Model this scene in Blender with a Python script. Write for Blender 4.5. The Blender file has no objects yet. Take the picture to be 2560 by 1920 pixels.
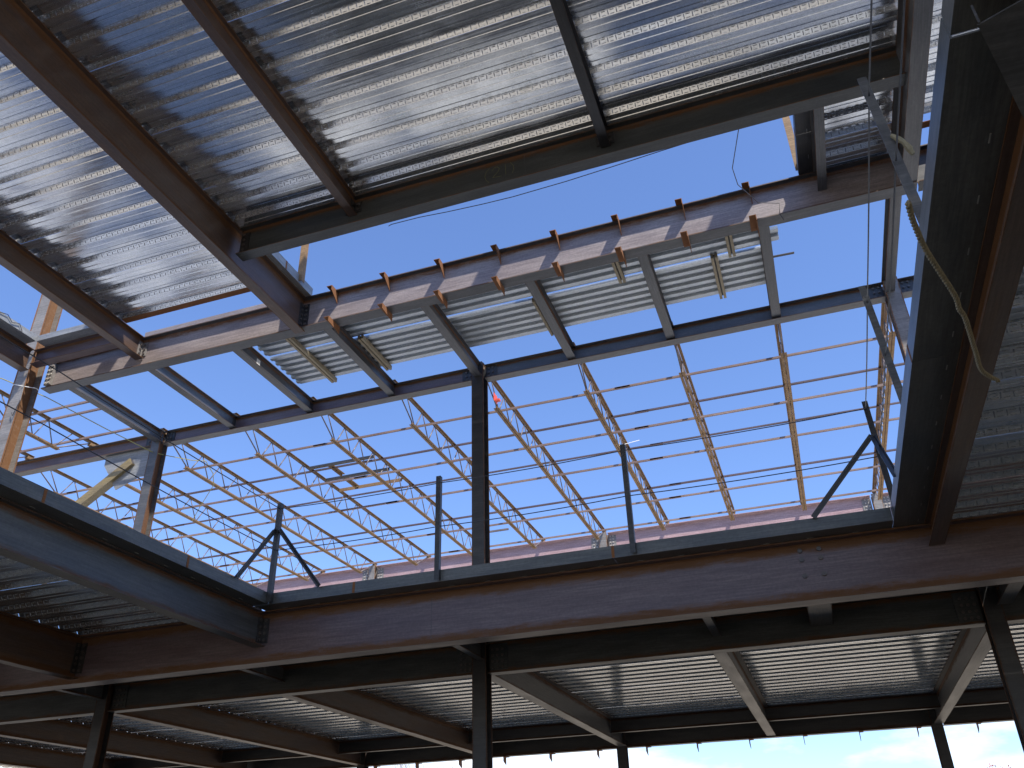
import bpy, bmesh, math, random
from mathutils import Vector, Matrix
random.seed(7)
C = bpy.context.scene.collection
ZC = 1.65                      # eye height; every z below is written from the eye and lifted by this
ZA, ZR = 2.78, 7.20            # top of steel of the two framed levels, from the eye

# ------------------------------------------------------------------ camera, sky, sun, exposure
cam = bpy.data.cameras.new('camera'); co = bpy.data.objects.new('camera', cam); C.objects.link(co)
right = Vector((0.9432828, 0.3309990, -0.0256348)); down = Vector((-0.1880919, 0.4692023, -0.8628271)); fwd = Vector((-0.2735670, 0.8187117, 0.5048487))
m = Matrix((right, -down, -fwd)).transposed().to_4x4(); m.translation = (0, 0, ZC)
co.matrix_world = m
cam.sensor_width = 36; cam.lens = 36*2109.15/2560; cam.clip_start = .05; cam.clip_end = 3000
S = bpy.context.scene; S.camera = co

SUN = Vector((1.2, -1.0, 2.4)).normalized()
w = bpy.data.worlds.new('World'); S.world = w; w.use_nodes = True
N = w.node_tree.nodes; L = w.node_tree.links; N.clear()
def wn(t, **k):
    n = N.new(t)
    for a, b in k.items(): setattr(n, a, b)
    return n
sky = wn('ShaderNodeTexSky', sky_type='NISHITA', sun_disc=False)
sky.sun_elevation = math.asin(SUN.z); sky.sun_rotation = math.atan2(SUN.x, SUN.y)
sky.air_density = 1.0; sky.dust_density = .45; sky.ozone_density = 4.0; sky.altitude = 200
bg = wn('ShaderNodeBackground'); bg.inputs['Strength'].default_value = .15
out = wn('ShaderNodeOutputWorld')
tc = wn('ShaderNodeTexCoord'); sep = wn('ShaderNodeSeparateXYZ')
L.new(tc.outputs['Generated'], sep.inputs[0])
mp = wn('ShaderNodeMapping'); mp.inputs['Scale'].default_value = (2.2, 2.2, 6.5); mp.inputs['Location'].default_value = (3.1, .4, 0)
L.new(tc.outputs['Generated'], mp.inputs[0])
nz = wn('ShaderNodeTexNoise'); nz.inputs['Scale'].default_value = 2.0; nz.inputs['Detail'].default_value = 7; nz.inputs['Roughness'].default_value = .58
L.new(mp.outputs[0], nz.inputs['Vector'])
# clouds bank near the horizon and thin out upwards
el = wn('ShaderNodeMapRange'); el.inputs['From Min'].default_value = .10; el.inputs['From Max'].default_value = .42
el.inputs['To Min'].default_value = .40; el.inputs['To Max'].default_value = .80
L.new(sep.outputs['Z'], el.inputs['Value'])
sub = wn('ShaderNodeMath', operation='SUBTRACT'); L.new(nz.outputs['Fac'], sub.inputs[0]); L.new(el.outputs[0], sub.inputs[1])
cl = wn('ShaderNodeMapRange'); cl.inputs['From Min'].default_value = 0; cl.inputs['From Max'].default_value = .22; cl.inputs['To Max'].default_value = .9
L.new(sub.outputs[0], cl.inputs['Value'])
mixc = wn('ShaderNodeMix', data_type='RGBA'); L.new(cl.outputs[0], mixc.inputs['Factor'])
grade = wn('ShaderNodeMix', data_type='RGBA', blend_type='MULTIPLY'); grade.inputs['Factor'].default_value = 1
grade.inputs[7].default_value = (.90, .96, 1.15, 1)
L.new(sky.outputs[0], grade.inputs[6])
L.new(grade.outputs[2], mixc.inputs[6]); mixc.inputs[7].default_value = (7.5, 7.7, 8.0, 1)
L.new(mixc.outputs[2], bg.inputs['Color']); L.new(bg.outputs[0], out.inputs[0])

sl = bpy.data.lights.new('sun', 'SUN'); sl.energy = 5.0; sl.angle = math.radians(.55); sl.color = (1, .94, .85)
so = bpy.data.objects.new('sun', sl); C.objects.link(so); so.rotation_euler = (-SUN).to_track_quat('-Z', 'Y').to_euler(); so.location = (20, -20, 40)
V = S.view_settings; V.view_transform = 'Standard'; V.look = 'None'; V.exposure = .66; V.gamma = 1; V.use_curve_mapping = False
S.render.engine = 'CYCLES'; S.cycles.max_bounces = 10; S.cycles.diffuse_bounces = 6; S.cycles.glossy_bounces = 6
S.cycles.sample_clamp_indirect = 6; S.cycles.use_denoising = True; S.cycles.caustics_reflective = True

# ------------------------------------------------------------------ materials
def mat(name):
    m = bpy.data.materials.new(name); m.use_nodes = True
    nt = m.node_tree; b = nt.nodes['Principled BSDF']
    def n(t, **k):
        x = nt.nodes.new(t)
        for a, v in k.items(): setattr(x, a, v)
        return x
    return m, nt, b, n
def noise(nt, n, vec, scale, detail=4, rough=.55):
    x = n('ShaderNodeTexNoise'); x.inputs['Scale'].default_value = scale; x.inputs['Detail'].default_value = detail; x.inputs['Roughness'].default_value = rough
    nt.links.new(vec, x.inputs['Vector']); return x.outputs['Fac']
def ramp(nt, n, fac, a, b, lo=0., hi=1.):
    x = n('ShaderNodeMapRange'); x.interpolation_type = 'SMOOTHSTEP'
    for k, v in zip(('From Min', 'From Max', 'To Min', 'To Max'), (a, b, lo, hi)): x.inputs[k].default_value = v
    nt.links.new(fac, x.inputs['Value']); return x.outputs[0]
def mix(nt, n, fac, a, b):
    x = n('ShaderNodeMix', data_type='RGBA')
    if isinstance(fac, float): x.inputs['Factor'].default_value = fac
    else: nt.links.new(fac, x.inputs['Factor'])
    for s, v in ((6, a), (7, b)):
        if isinstance(v, tuple): x.inputs[s].default_value = (*v, 1)
        else: nt.links.new(v, x.inputs[s])
    return x.outputs[2]
def math2(nt, n, op, a, b):
    x = n('ShaderNodeMath', operation=op)
    for s, v in ((0, a), (1, b)):
        if isinstance(v, (int, float)): x.inputs[s].default_value = v
        else: nt.links.new(v, x.inputs[s])
    return x.outputs[0]
def steel(name, base, base2, rust=(.20, .075, .022), amt=.0, edge=1.0, rough=.42, spec=.5):
    """mill-scale steel: two mottled base tones, rust where the mesh attribute 'rust' and a noise say so"""
    m, nt, b, n = mat(name); tcn = n('ShaderNodeTexCoord'); oi = n('ShaderNodeObjectInfo')
    mv = n('ShaderNodeMapping'); mv.inputs['Scale'].default_value = (.55, 3, 3)
    nt.links.new(tcn.outputs['Object'], mv.inputs[0])
    off = n('ShaderNodeVectorMath', operation='SCALE'); off.inputs['Scale'].default_value = 37.
    cb = n('ShaderNodeCombineXYZ'); nt.links.new(oi.outputs['Random'], cb.inputs[0]); nt.links.new(oi.outputs['Random'], cb.inputs[1]); nt.links.new(cb.outputs[0], off.inputs[0])
    ad = n('ShaderNodeVectorMath', operation='ADD'); nt.links.new(mv.outputs[0], ad.inputs[0]); nt.links.new(off.outputs[0], ad.inputs[1])
    v = ad.outputs[0]
    n1 = noise(nt, n, v, 2.2, 5); n2 = noise(nt, n, tcn.outputs['Object'], 34, 4, .65); n3 = noise(nt, n, v, 7, 6, .65)
    col = mix(nt, n, ramp(nt, n, n1, .35, .68), base, base2)
    dark = ramp(nt, n, n2, .3, .7, .88, 1.10)
    vm = n('ShaderNodeVectorMath', operation='SCALE'); nt.links.new(col, vm.inputs[0]); nt.links.new(dark, vm.inputs['Scale'])
    ms = n('ShaderNodeMapping'); ms.inputs['Scale'].default_value = (.9, 4, 4); nt.links.new(ad.outputs[0], ms.inputs[0])
    sc = noise(nt, n, ms.outputs[0], 6, 6, .7)
    pa = n('ShaderNodeVectorMath', operation='SCALE'); nt.links.new(vm.outputs[0], pa.inputs[0]); nt.links.new(ramp(nt, n, sc, .34, .72, .80, 1.26), pa.inputs['Scale'])
    vm = pa
    at = n('ShaderNodeAttribute', attribute_name='rust')
    e = math2(nt, n, 'MULTIPLY', at.outputs['Fac'], edge)
    e = math2(nt, n, 'ADD', e, amt)
    e = math2(nt, n, 'ADD', e, math2(nt, n, 'MULTIPLY', math2(nt, n, 'SUBTRACT', n3, .5), 1.1))
    e = math2(nt, n, 'ADD', e, math2(nt, n, 'MULTIPLY', math2(nt, n, 'SUBTRACT', n2, .5), .5))
    rf = ramp(nt, n, e, .40, .95)
    rc = mix(nt, n, n3, rust, (rust[0]*.5, rust[1]*.5, rust[2]*.6))
    nt.links.new(mix(nt, n, rf, vm.outputs[0], rc), b.inputs['Base Color'])
    r = n('ShaderNodeMapRange'); r.inputs['To Min'].default_value = rough; r.inputs['To Max'].default_value = .85; nt.links.new(rf, r.inputs['Value'])
    nt.links.new(math2(nt, n, 'ADD', r.outputs[0], math2(nt, n, 'MULTIPLY', math2(nt, n, 'SUBTRACT', n1, .5), .3)), b.inputs['Roughness'])
    b.inputs['Specular IOR Level'].default_value = spec
    bp = n('ShaderNodeBump'); bp.inputs['Strength'].default_value = .12; bp.inputs['Distance'].default_value = .004
    nt.links.new(n2, bp.inputs['Height']); nt.links.new(bp.outputs[0], b.inputs['Normal'])
    return m
RU = (.15, .066, .026)
M = {}
M['purple'] = steel('purple_mill_steel', (.094, .064, .068), (.122, .092, .099), (.15, .07, .026), edge=1.12)
M['pink'] = steel('sunlit_purple_steel', (.34, .225, .225), (.40, .28, .285), RU, edge=.5)  # purple mill scale lightened to pink, sunlight put into the colour
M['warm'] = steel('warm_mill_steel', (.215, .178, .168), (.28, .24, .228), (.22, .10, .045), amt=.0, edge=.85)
M['brown'] = steel('rusty_brown_steel', (.085, .060, .052), (.098, .058, .038), (.155, .066, .02), amt=.06)
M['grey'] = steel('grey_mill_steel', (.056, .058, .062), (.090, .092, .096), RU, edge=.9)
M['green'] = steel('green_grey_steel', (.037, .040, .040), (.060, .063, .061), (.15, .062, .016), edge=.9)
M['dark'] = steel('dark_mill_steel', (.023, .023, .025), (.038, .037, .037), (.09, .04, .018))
M['column'] = steel('column_steel', (.075, .075, .078), (.12, .118, .116), RU, amt=.0)
M['rusty'] = steel('rusted_plate', (.15, .066, .028), (.21, .088, .034), (.25, .10, .03), amt=.3)
M['plate'] = steel('edge_plate_steel', (.066, .070, .070), (.104, .108, .106), (.14, .066, .024), amt=-.02, rough=.36)
M['plate_light'] = steel('pale_edge_plate_steel', (.20, .205, .21), (.27, .275, .27), (.26, .15, .07), amt=-.06, rough=.34)  # edge plate steel in a paler tone
M['ochre'] = steel('ochre_joist_steel', (.25, .155, .075), (.19, .115, .056), (.14, .07, .035), amt=-.06, rough=.6, spec=.3)
M['rod'] = steel('grey_rod_steel', (.15, .13, .125), (.12, .085, .07), RU, amt=-.05, rough=.4)
M['bridge'] = steel('bridging_angle_steel', (.24, .17, .14), (.17, .115, .105), RU, rough=.55)
M['bridgeshade'] = steel('shaded_bridging_angle_steel', (.10, .07, .085), (.07, .05, .06), RU, rough=.5)  # bridging steel darkened for the shaded top rows, shade put into the colour
M['bolt'] = steel('bolt_steel', (.06, .055, .052), (.10, .085, .075), RU)
M['boltlit'] = steel('sunlit_bolt_steel', (.42, .40, .36), (.34, .30, .26), RU, amt=-.1)  # bolt steel brightened, sunlight put into the colour
M['litcol'] = steel('sunlit_column_steel', (.23, .215, .2), (.175, .16, .145), (.22, .10, .035), amt=.0)  # column steel made paler where sun falls, light put into the colour
M['brace'] = steel('yellow_tan_steel', (.235, .18, .08), (.19, .15, .085), RU, amt=-.1)  # yellowish tan tone for the tube brace
M['cable'] = steel('wire_rope_steel', (.05, .05, .055), (.07, .065, .07), RU, amt=-.2)
def plain(name, c, rough=.6, nscale=30, var=.25, metallic=0.):
    m, nt, b, n = mat(name); t = n('ShaderNodeTexCoord')
    f = noise(nt, n, t.outputs['Object'], nscale, 5)
    nt.links.new(mix(nt, n, f, tuple(x*(1-var) for x in c), tuple(min(1, x*(1+var)) for x in c)), b.inputs['Base Color'])
    b.inputs['Roughness'].default_value = rough; b.inputs['Metallic'].default_value = metallic; return m
M['rope'] = plain('hemp_rope', (.25, .215, .135), .95, 60, .4)
M['wood'] = plain('grey_timber', (.30, .245, .16), .8, 18, .35)
M['yellow'] = plain('yellow_cord', (.32, .30, .10), .6)
M['chalk'] = plain('yellow_chalk', (.17, .17, .085), 1.0, 60, .5)
M['white'] = plain('white_tag', (.75, .75, .73), .5, 20, .08)
M['red'] = plain('red_tape', (.7, .1, .06), .5, 20, .15)
M['weld'] = plain('bright_weld', (.55, .53, .48), .4, 60, .3)
M['bark'] = plain('bare_bark', (.21, .16, .145), .95, 6, .3)
M['leaf'] = plain('russet_leaf', (.30, .12, .09), .8, 6, .3)
def galv(name, base, rlo, rhi, metallic=1.0, bump=.06):
    m, nt, b, n = mat(name); t = n('ShaderNodeTexCoord'); oi = n('ShaderNodeObjectInfo')
    cb = n('ShaderNodeCombineXYZ')
    for i in range(3): nt.links.new(oi.outputs['Random'], cb.inputs[i])
    sc = n('ShaderNodeVectorMath', operation='SCALE'); sc.inputs['Scale'].default_value = 53; nt.links.new(cb.outputs[0], sc.inputs[0])
    ad = n('ShaderNodeVectorMath', operation='ADD'); nt.links.new(t.outputs['Object'], ad.inputs[0]); nt.links.new(sc.outputs[0], ad.inputs[1])
    mv = n('ShaderNodeMapping'); mv.inputs['Scale'].default_value = (.35, 16, 16); nt.links.new(ad.outputs[0], mv.inputs[0])
    st = noise(nt, n, mv.outputs[0], 3.0, 5, .6)
    sp = n('ShaderNodeTexVoronoi'); sp.inputs['Scale'].default_value = 60; nt.links.new(ad.outputs[0], sp.inputs['Vector'])
    bl = noise(nt, n, ad.outputs[0], 1.3, 6, .65)
    spk = n('ShaderNodeRGBToBW'); nt.links.new(sp.outputs['Color'], spk.inputs[0])
    f = math2(nt, n, 'ADD', math2(nt, n, 'MULTIPLY', st, .75), math2(nt, n, 'MULTIPLY', spk.outputs[0], .2))
    f = ramp(nt, n, f, .2, .75)
    under = mix(nt, n, f, tuple(x*.62 for x in base), base)
    # upper side made paler and matt, added so sunlit sheets bounce more light
    geo = n('ShaderNodeNewGeometry'); sx = n('ShaderNodeSeparateXYZ'); nt.links.new(geo.outputs['Normal'], sx.inputs[0])
    top = ramp(nt, n, sx.outputs['Z'], .0, .3)
    nt.links.new(mix(nt, n, top, under, (.50, .50, .49)), b.inputs['Base Color'])
    nt.links.new(ramp(nt, n, top, 0, 1, metallic, .25), b.inputs['Metallic'])
    r0 = math2(nt, n, 'ADD', ramp(nt, n, st, .3, .75, rlo, rhi), math2(nt, n, 'MULTIPLY', ramp(nt, n, bl, .35, .7), .14))
    nt.links.new(math2(nt, n, 'ADD', r0, math2(nt, n, 'MULTIPLY', top, .4)), b.inputs['Roughness'])
    bp = n('ShaderNodeBump'); bp.inputs['Strength'].default_value = bump; bp.inputs['Distance'].default_value = .004
    mv2 = n('ShaderNodeMapping'); mv2.inputs['Scale'].default_value = (1.6, 2.5, 2.5); nt.links.new(ad.outputs[0], mv2.inputs[0])
    nt.links.new(noise(nt, n, mv2.outputs[0], 2.5, 3, .5), bp.inputs['Height']); nt.links.new(bp.outputs[0], b.inputs['Normal'])
    return m
M['deck'] = galv('galvanised_floor_deck', (.77, .80, .835), .10, .20, .86)
M['roofdeck'] = galv('galvanised_roof_deck', (.55, .58, .60), .34, .52, .85)
def ground_mat():
    m, nt, b, n = mat('dry_gravel_ground'); t = n('ShaderNodeTexCoord')
    a = noise(nt, n, t.outputs['Object'], .35, 6, .6); c = noise(nt, n, t.outputs['Object'], 9, 6, .7)
    col = mix(nt, n, ramp(nt, n, a, .35, .65), (.30, .25, .175), (.38, .32, .23))
    col = mix(nt, n, ramp(nt, n, c, .45, .7, 0, .5), col, (.16, .135, .105))
    nt.links.new(col, b.inputs['Base Color']); b.inputs['Roughness'].default_value = .95
    bp = n('ShaderNodeBump'); bp.inputs['Strength'].default_value = .5; nt.links.new(c, bp.inputs['Height']); nt.links.new(bp.outputs[0], b.inputs['Normal']); return m
M['ground'] = ground_mat()

# ------------------------------------------------------------------ mesh helpers
class MB:
    def __init__(s): s.v = []; s.f = []; s.r = []
    def add(s, vs, fs, r=0.):
        o = len(s.v); s.v += [tuple(v) for v in vs]; s.f += [tuple(i+o for i in f) for f in fs]
        s.r += (list(r) if isinstance(r, (list, tuple)) else [r]*len(vs)); return s
    def box(s, x0, x1, y0, y1, z0, z1, r=0.):
        return s.add([(x0,y0,z0),(x1,y0,z0),(x1,y1,z0),(x0,y1,z0),(x0,y0,z1),(x1,y0,z1),(x1,y1,z1),(x0,y1,z1)],
                     [(0,3,2,1),(4,5,6,7),(0,1,5,4),(1,2,6,5),(2,3,7,6),(3,0,4,7)], r)
    def prism(s, poly, axis, a, b, r=0.):
        """poly of 2D points swept along an axis ('x': (y,z), 'y': (x,z), 'z': (x,y))"""
        k = len(poly); P = []
        for t in (a, b):
            for (u, v) in poly: P.append({'x': (t,u,v), 'y': (u,t,v), 'z': (u,v,t)}[axis])
        F = [(i, (i+1) % k, k+(i+1) % k, k+i) for i in range(k)] + [tuple(range(k-1,-1,-1)), tuple(range(k, 2*k))]
        rr = (list(r)*2 if isinstance(r, (list, tuple)) else r)
        return s.add(P, F, rr)
    def bar(s, p, q, wd, ht=None, up=(0,0,1), r=0.):
        p, q = Vector(p), Vector(q); d = (q-p).normalized(); u = Vector(up)
        if abs(d.dot(u)) > .98: u = Vector((1,0,0))
        a = d.cross(u).normalized()*wd/2; b = a.cross(d).normalized()*(ht or wd)/2
        return s.add([p-a-b,p+a-b,p+a+b,p-a+b,q-a-b,q+a-b,q+a+b,q-a+b], [(0,3,2,1),(4,5,6,7),(0,1,5,4),(1,2,6,5),(2,3,7,6),(3,0,4,7)], r)
    def tube(s, pts, rad, n=6, r=0.):
        pts = [Vector(p) for p in pts]; ring = []
        rads = rad if isinstance(rad, (list, tuple)) else [rad]*len(pts)
        prev = None
        for i, p in enumerate(pts):
            d = (pts[min(i+1, len(pts)-1)]-pts[max(i-1, 0)]).normalized()
            if prev is None: a = d.orthogonal().normalized()
            else: a = (prev-d*prev.dot(d)); a = a.normalized() if a.length > 1e-6 else d.orthogonal().normalized()
            prev = a; b = d.cross(a)
            ring.append([p+(a*math.cos(2*math.pi*k/n)+b*math.sin(2*math.pi*k/n))*rads[i] for k in range(n)])
        vs = [v for R in ring for v in R]; F = []
        for i in range(len(pts)-1):
            for k in range(n): F.append((i*n+k, i*n+(k+1) % n, (i+1)*n+(k+1) % n, (i+1)*n+k))
        F += [tuple(range(n-1,-1,-1)), tuple((len(pts)-1)*n+k for k in range(n))]
        return s.add(vs, F, r)
    def bolt(s, p, nrm, rad=.019, h=.016):
        p = Vector(p); nn = Vector(nrm).normalized(); a = nn.orthogonal().normalized(); b = nn.cross(a)
        A = [p+(a*math.cos(k*math.pi/3)+b*math.sin(k*math.pi/3))*rad for k in range(6)]
        return s.add(A+[v+nn*h for v in A], [(k, (k+1) % 6, 6+(k+1) % 6, 6+k) for k in range(6)]+[tuple(range(6,12))], .4)
    def mesh(s, name, m, smooth=False):
        me = bpy.data.meshes.new(name); me.from_pydata(s.v, [], s.f); me.materials.append(m)
        at = me.attributes.new('rust', 'FLOAT', 'POINT'); at.data.foreach_set('value', s.r)
        bm = bmesh.new(); bm.from_mesh(me); bmesh.ops.recalc_face_normals(bm, faces=bm.faces); bm.to_mesh(me); bm.free()
        if smooth:
            for p in me.polygons: p.use_smooth = True
        me.update(); return me
def tag(o, label=None, cat=None, group=None, kind='thing'):
    if label: o['label'] = label
    if cat: o['category'] = cat
    if group: o['group'] = group
    if kind: o['kind'] = kind
    return o
def link(name, data, parent=None, loc=(0,0,0), rz=0):
    o = bpy.data.objects.new(name, data); C.objects.link(o); o.location = loc; o.rotation_euler = (0, 0, rz)
    if parent: o.parent = parent
    return o
def thing(name, label, cat, loc, rz=0, group=None):
    return tag(link(name, None, None, loc, rz), label, cat, group)
def build(name, mb, m, parent=None, loc=(0,0,0), rz=0, smooth=False, stuff=False):
    o = link(name, mb.mesh(name, m, smooth), parent, loc, rz)
    if stuff: o['kind'] = 'stuff'
    return o
PI2 = math.pi/2

# ------------------------------------------------------------------ rolled steel
def web_mb(Ln, d, tf, tw):
    """web with its two fillets, cut into strips so that rust can follow the fillets"""
    b = MB(); zb, zt = -d+tf, -tf
    H = zt-zb; k = min(.016, H*.12); nx = max(2, int(Ln/1.2)+1)
    prof = [(tw/2+k, zt, 1.), (tw/2, zt-k, .95), (tw/2, zt-H*.17, .55), (tw/2, zt-H*.26, .1), (tw/2, (zt+zb)/2, 0.),
            (tw/2, zb+H*.24, .12), (tw/2, zb+H*.15, .6), (tw/2, zb+k, .95), (tw/2+k, zb, 1.)]
    for sgn in (-1, 1):
        vs, rr, fs = [], [], []; n = len(prof)
        for i in range(nx):
            x = Ln*i/(nx-1)
            for (y, z, r) in prof: vs.append((x, sgn*y, z)); rr.append(r)
        for i in range(nx-1):
            for j in range(n-1): fs.append((i*n+j, i*n+j+1, (i+1)*n+j+1, (i+1)*n+j))
        b.add(vs, fs, rr)
    y = tw/2
    for x in (0, Ln): b.add([(x,-y,zb),(x,y,zb),(x,y,zt),(x,-y,zt)], [(0,1,2,3)], .5)
    return b
def flange_mb(Ln, bw, z0, z1):
    b = MB(); ys = [-bw/2, -bw/2+.1*bw, -.06*bw, .06*bw, bw/2-.1*bw, bw/2]; rr = [.75, .12, .1, .1, .12, .75]
    n = len(ys); vs, r = [], []
    for x in (0, Ln):
        for z in (z0, z1):
            for y, q in zip(ys, rr): vs.append((x, y, z)); r.append(q)
    fs = []
    for j in range(n-1):
        fs += [(j, j+1, 2*n+j+1, 2*n+j), (n+j, 3*n+j, 3*n+j+1, n+j+1), (j, n+j, n+j+1, j+1), (2*n+j, 2*n+j+1, 3*n+j+1, 3*n+j)]
    fs += [(0, 2*n, 3*n, n), (n-1, 2*n-1, 4*n-1, 3*n-1)]
    return b.add(vs, fs, r)
def beam(axis, at, a, b, zt, d, bw, m, label, cat='steel beam', group=None, tf=None, tw=None, mf=None, name='steel_beam'):
    """I-shaped beam; axis 'x' or 'y', centred on `at`, from a to b, top of steel at zt. Empty at the middle of its underside."""
    Ln = b-a; tf = tf or max(.009, d*.028); tw = tw or max(.007, d*.019)
    loc = ((a+b)/2, at, zt-d+ZC) if axis == 'x' else (at, (a+b)/2, zt-d+ZC)
    t = thing(name, label, cat, loc, 0 if axis == 'x' else PI2, group)
    off = (-Ln/2, 0, d)
    build('web', web_mb(Ln, d, tf, tw), M[m], t, off)
    build('top_flange', flange_mb(Ln, bw, -tf, 0), M[mf or m], t, off)
    build('bottom_flange', flange_mb(Ln, bw, -d, -d+tf), M[mf or m], t, off)
    t['tw'] = tw
    return t
def world_part(t, name, mb, m, smooth=False, stuff=False, label=None):
    """a part whose mesh is written in world coordinates (z from the eye), hung under the thing t"""
    i = (Matrix.Translation(t.location) @ Matrix.Rotation(t.rotation_euler.z, 4, 'Z')).inverted()
    mb.v = [tuple(i @ Vector((v[0], v[1], v[2]+ZC))) for v in mb.v]
    o = build(name, mb, m, t, smooth=smooth, stuff=stuff)
    if label: o['label'] = label
    return o
def shear_tab_x(t, x, y, z0, z1, m='dark', bm='bolt', cols=3, s=1, tw=.006):
    """bolted plate on the near face of a web running in x; s: which way it reaches from x"""
    p = MB(); y0 = y-tw-.0115; W = .10+.0*cols
    xa, xb = sorted((x, x+s*(.05+.07*cols)))
    p.box(xa, xb, y0, y-tw-.001, z0, z1, .3); world_part(t, 'connection_plate', p, M[m])
    b = MB(); nr = max(2, int((z1-z0-.05)/.076)+1)
    for c in range(cols):
        for r in range(nr): b.bolt((x+s*(.05+.07*c), y0, z0+.035+.0762*r), (0,-1,0))
    world_part(t, 'bolt_rows', b, M[bm], stuff=True)
def clip_angle_y(t, x, y, z0, z1, tw, m='rusty', side=1, bm='bolt'):
    """double angle at the far end (y) of a y-beam at x, bolted to the web of the girder it meets"""
    for sg in (-1, 1):
        p = MB(); xa, xb = sorted((x+sg*(tw/2+.001), x+sg*(tw/2+.011)))
        p.box(xa, xb, y-.09, y-.001, z0, z1, .4)
        xa, xb = sorted((x+sg*(tw/2+.011), x+sg*(tw/2+.10))); p.box(xa, xb, y-.011, y-.001, z0, z1, .4)
        world_part(t, 'connection_angle', p, M[m])
    b = MB(); nr = max(2, int((z1-z0-.05)/.076)+1)
    for r in range(nr):
        z = z0+.035+.0762*r
        for sg in (-1, 1):
            b.bolt((x+sg*(tw/2+.011), y-.05, z), (sg,0,0)); b.bolt((x+sg*(tw/2+.06), y-.011, z), (0,-1,0))
    world_part(t, 'bolt_rows', b, M[bm], stuff=True)
def column(x, y, z0, z1, label, m='column', bw=.20, d=.21, tabs=(), name='steel_column', group=None):
    t = thing(name, label, 'column', (x, y, z0+ZC), 0, group)
    H = z1-z0; tf = .013
    def pl(x0, x1, y0, y1):
        b = MB(); n = max(2, int(H/1.1)); vs, fs, r = [], [], []
        e = min(.03, (x1-x0)*.3); ring = [(x0,y0,.95),(x0+e,y0,.25),(x1-e,y0,.2),(x1,y0,.95),(x1,y1,.95),(x1-e,y1,.25),(x0+e,y1,.2),(x0,y1,.95)]
        for i in range(n+1):
            z = H*i/n
            for (px, py, q) in ring: vs.append((px,py,z)); r.append(q)
        for i in range(n):
            for k in range(8): fs.append((i*8+k, i*8+(k+1) % 8, (i+1)*8+(k+1) % 8, (i+1)*8+k))
        fs += [tuple(range(7,-1,-1)), tuple(n*8+k for k in range(8))]
        return b.add(vs, fs, r)
    build('flange', pl(-bw/2, bw/2, -d/2, -d/2+tf), M[m], t)
    build('flange', pl(-bw/2, bw/2, d/2-tf, d/2), M[m], t)
    build('web', pl(-.006, .006, -d/2+tf, d/2-tf), M[m], t)
    return t
def edge_plate(t, axis, edge, inner, a, b, z, h, cuts=(), m='plate', weld=True, gap=None):
    """bent plate on a girder: flat leg from `inner` to `edge` at z, upright leg of height h at `edge`; cut into lengths"""
    pts = [a]+list(cuts)+[b]; s = 1 if edge > inner else -1; e2 = edge-s*.01
    for i in range(len(pts)-1):
        p = MB(); u, v = pts[i]+(.002 if i else 0), pts[i+1]-(.002 if pts[i+1] != gap else .016)
        poly = [(inner, z+.002), (edge, z+.002), (edge, z+h), (e2, z+h), (e2, z+.012), (inner, z+.012)]
        p.prism(poly, 'x' if axis == 'x' else 'y', u, v, [.15,.35,.1,.1,.3,.1])
        world_part(t, 'edge_plate', p, M[m])
        if i and pts[i] != gap:
            q = MB(); x0 = pts[i]
            lo, hi = sorted((edge-s*.002, edge+s*.0025))
            if axis == 'x': q.box(x0-.014, x0+.016, lo, hi, z+.004, z+h-.002, 1)
            else: q.box(lo, hi, x0-.014, x0+.016, z+.004, z+h-.002, 1)
            world_part(t, 'joint_weld', q, M['rusty'])
    if weld:
        q = MB(); k = a+.25; c = inner+(edge-inner)*.35
        while k < b-.1:
            if axis == 'x': q.bar((k, c, z+.0005), (k+.06, c, z+.0005), .006, .005)
            else: q.bar((c, k, z+.0005), (c, k+.06, z+.0005), .006, .005)
            k += .42
        world_part(t, 'weld_beads', q, M['plate_light'], stuff=True)

# ------------------------------------------------------------------ ground
g = MB(); nG = 40
g.add([(-600,-600,0),(600,-600,0),(600,600,0),(-600,600,0)], [(0,1,2,3)])
tag(build('ground', g, M['ground']), kind='structure')

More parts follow.
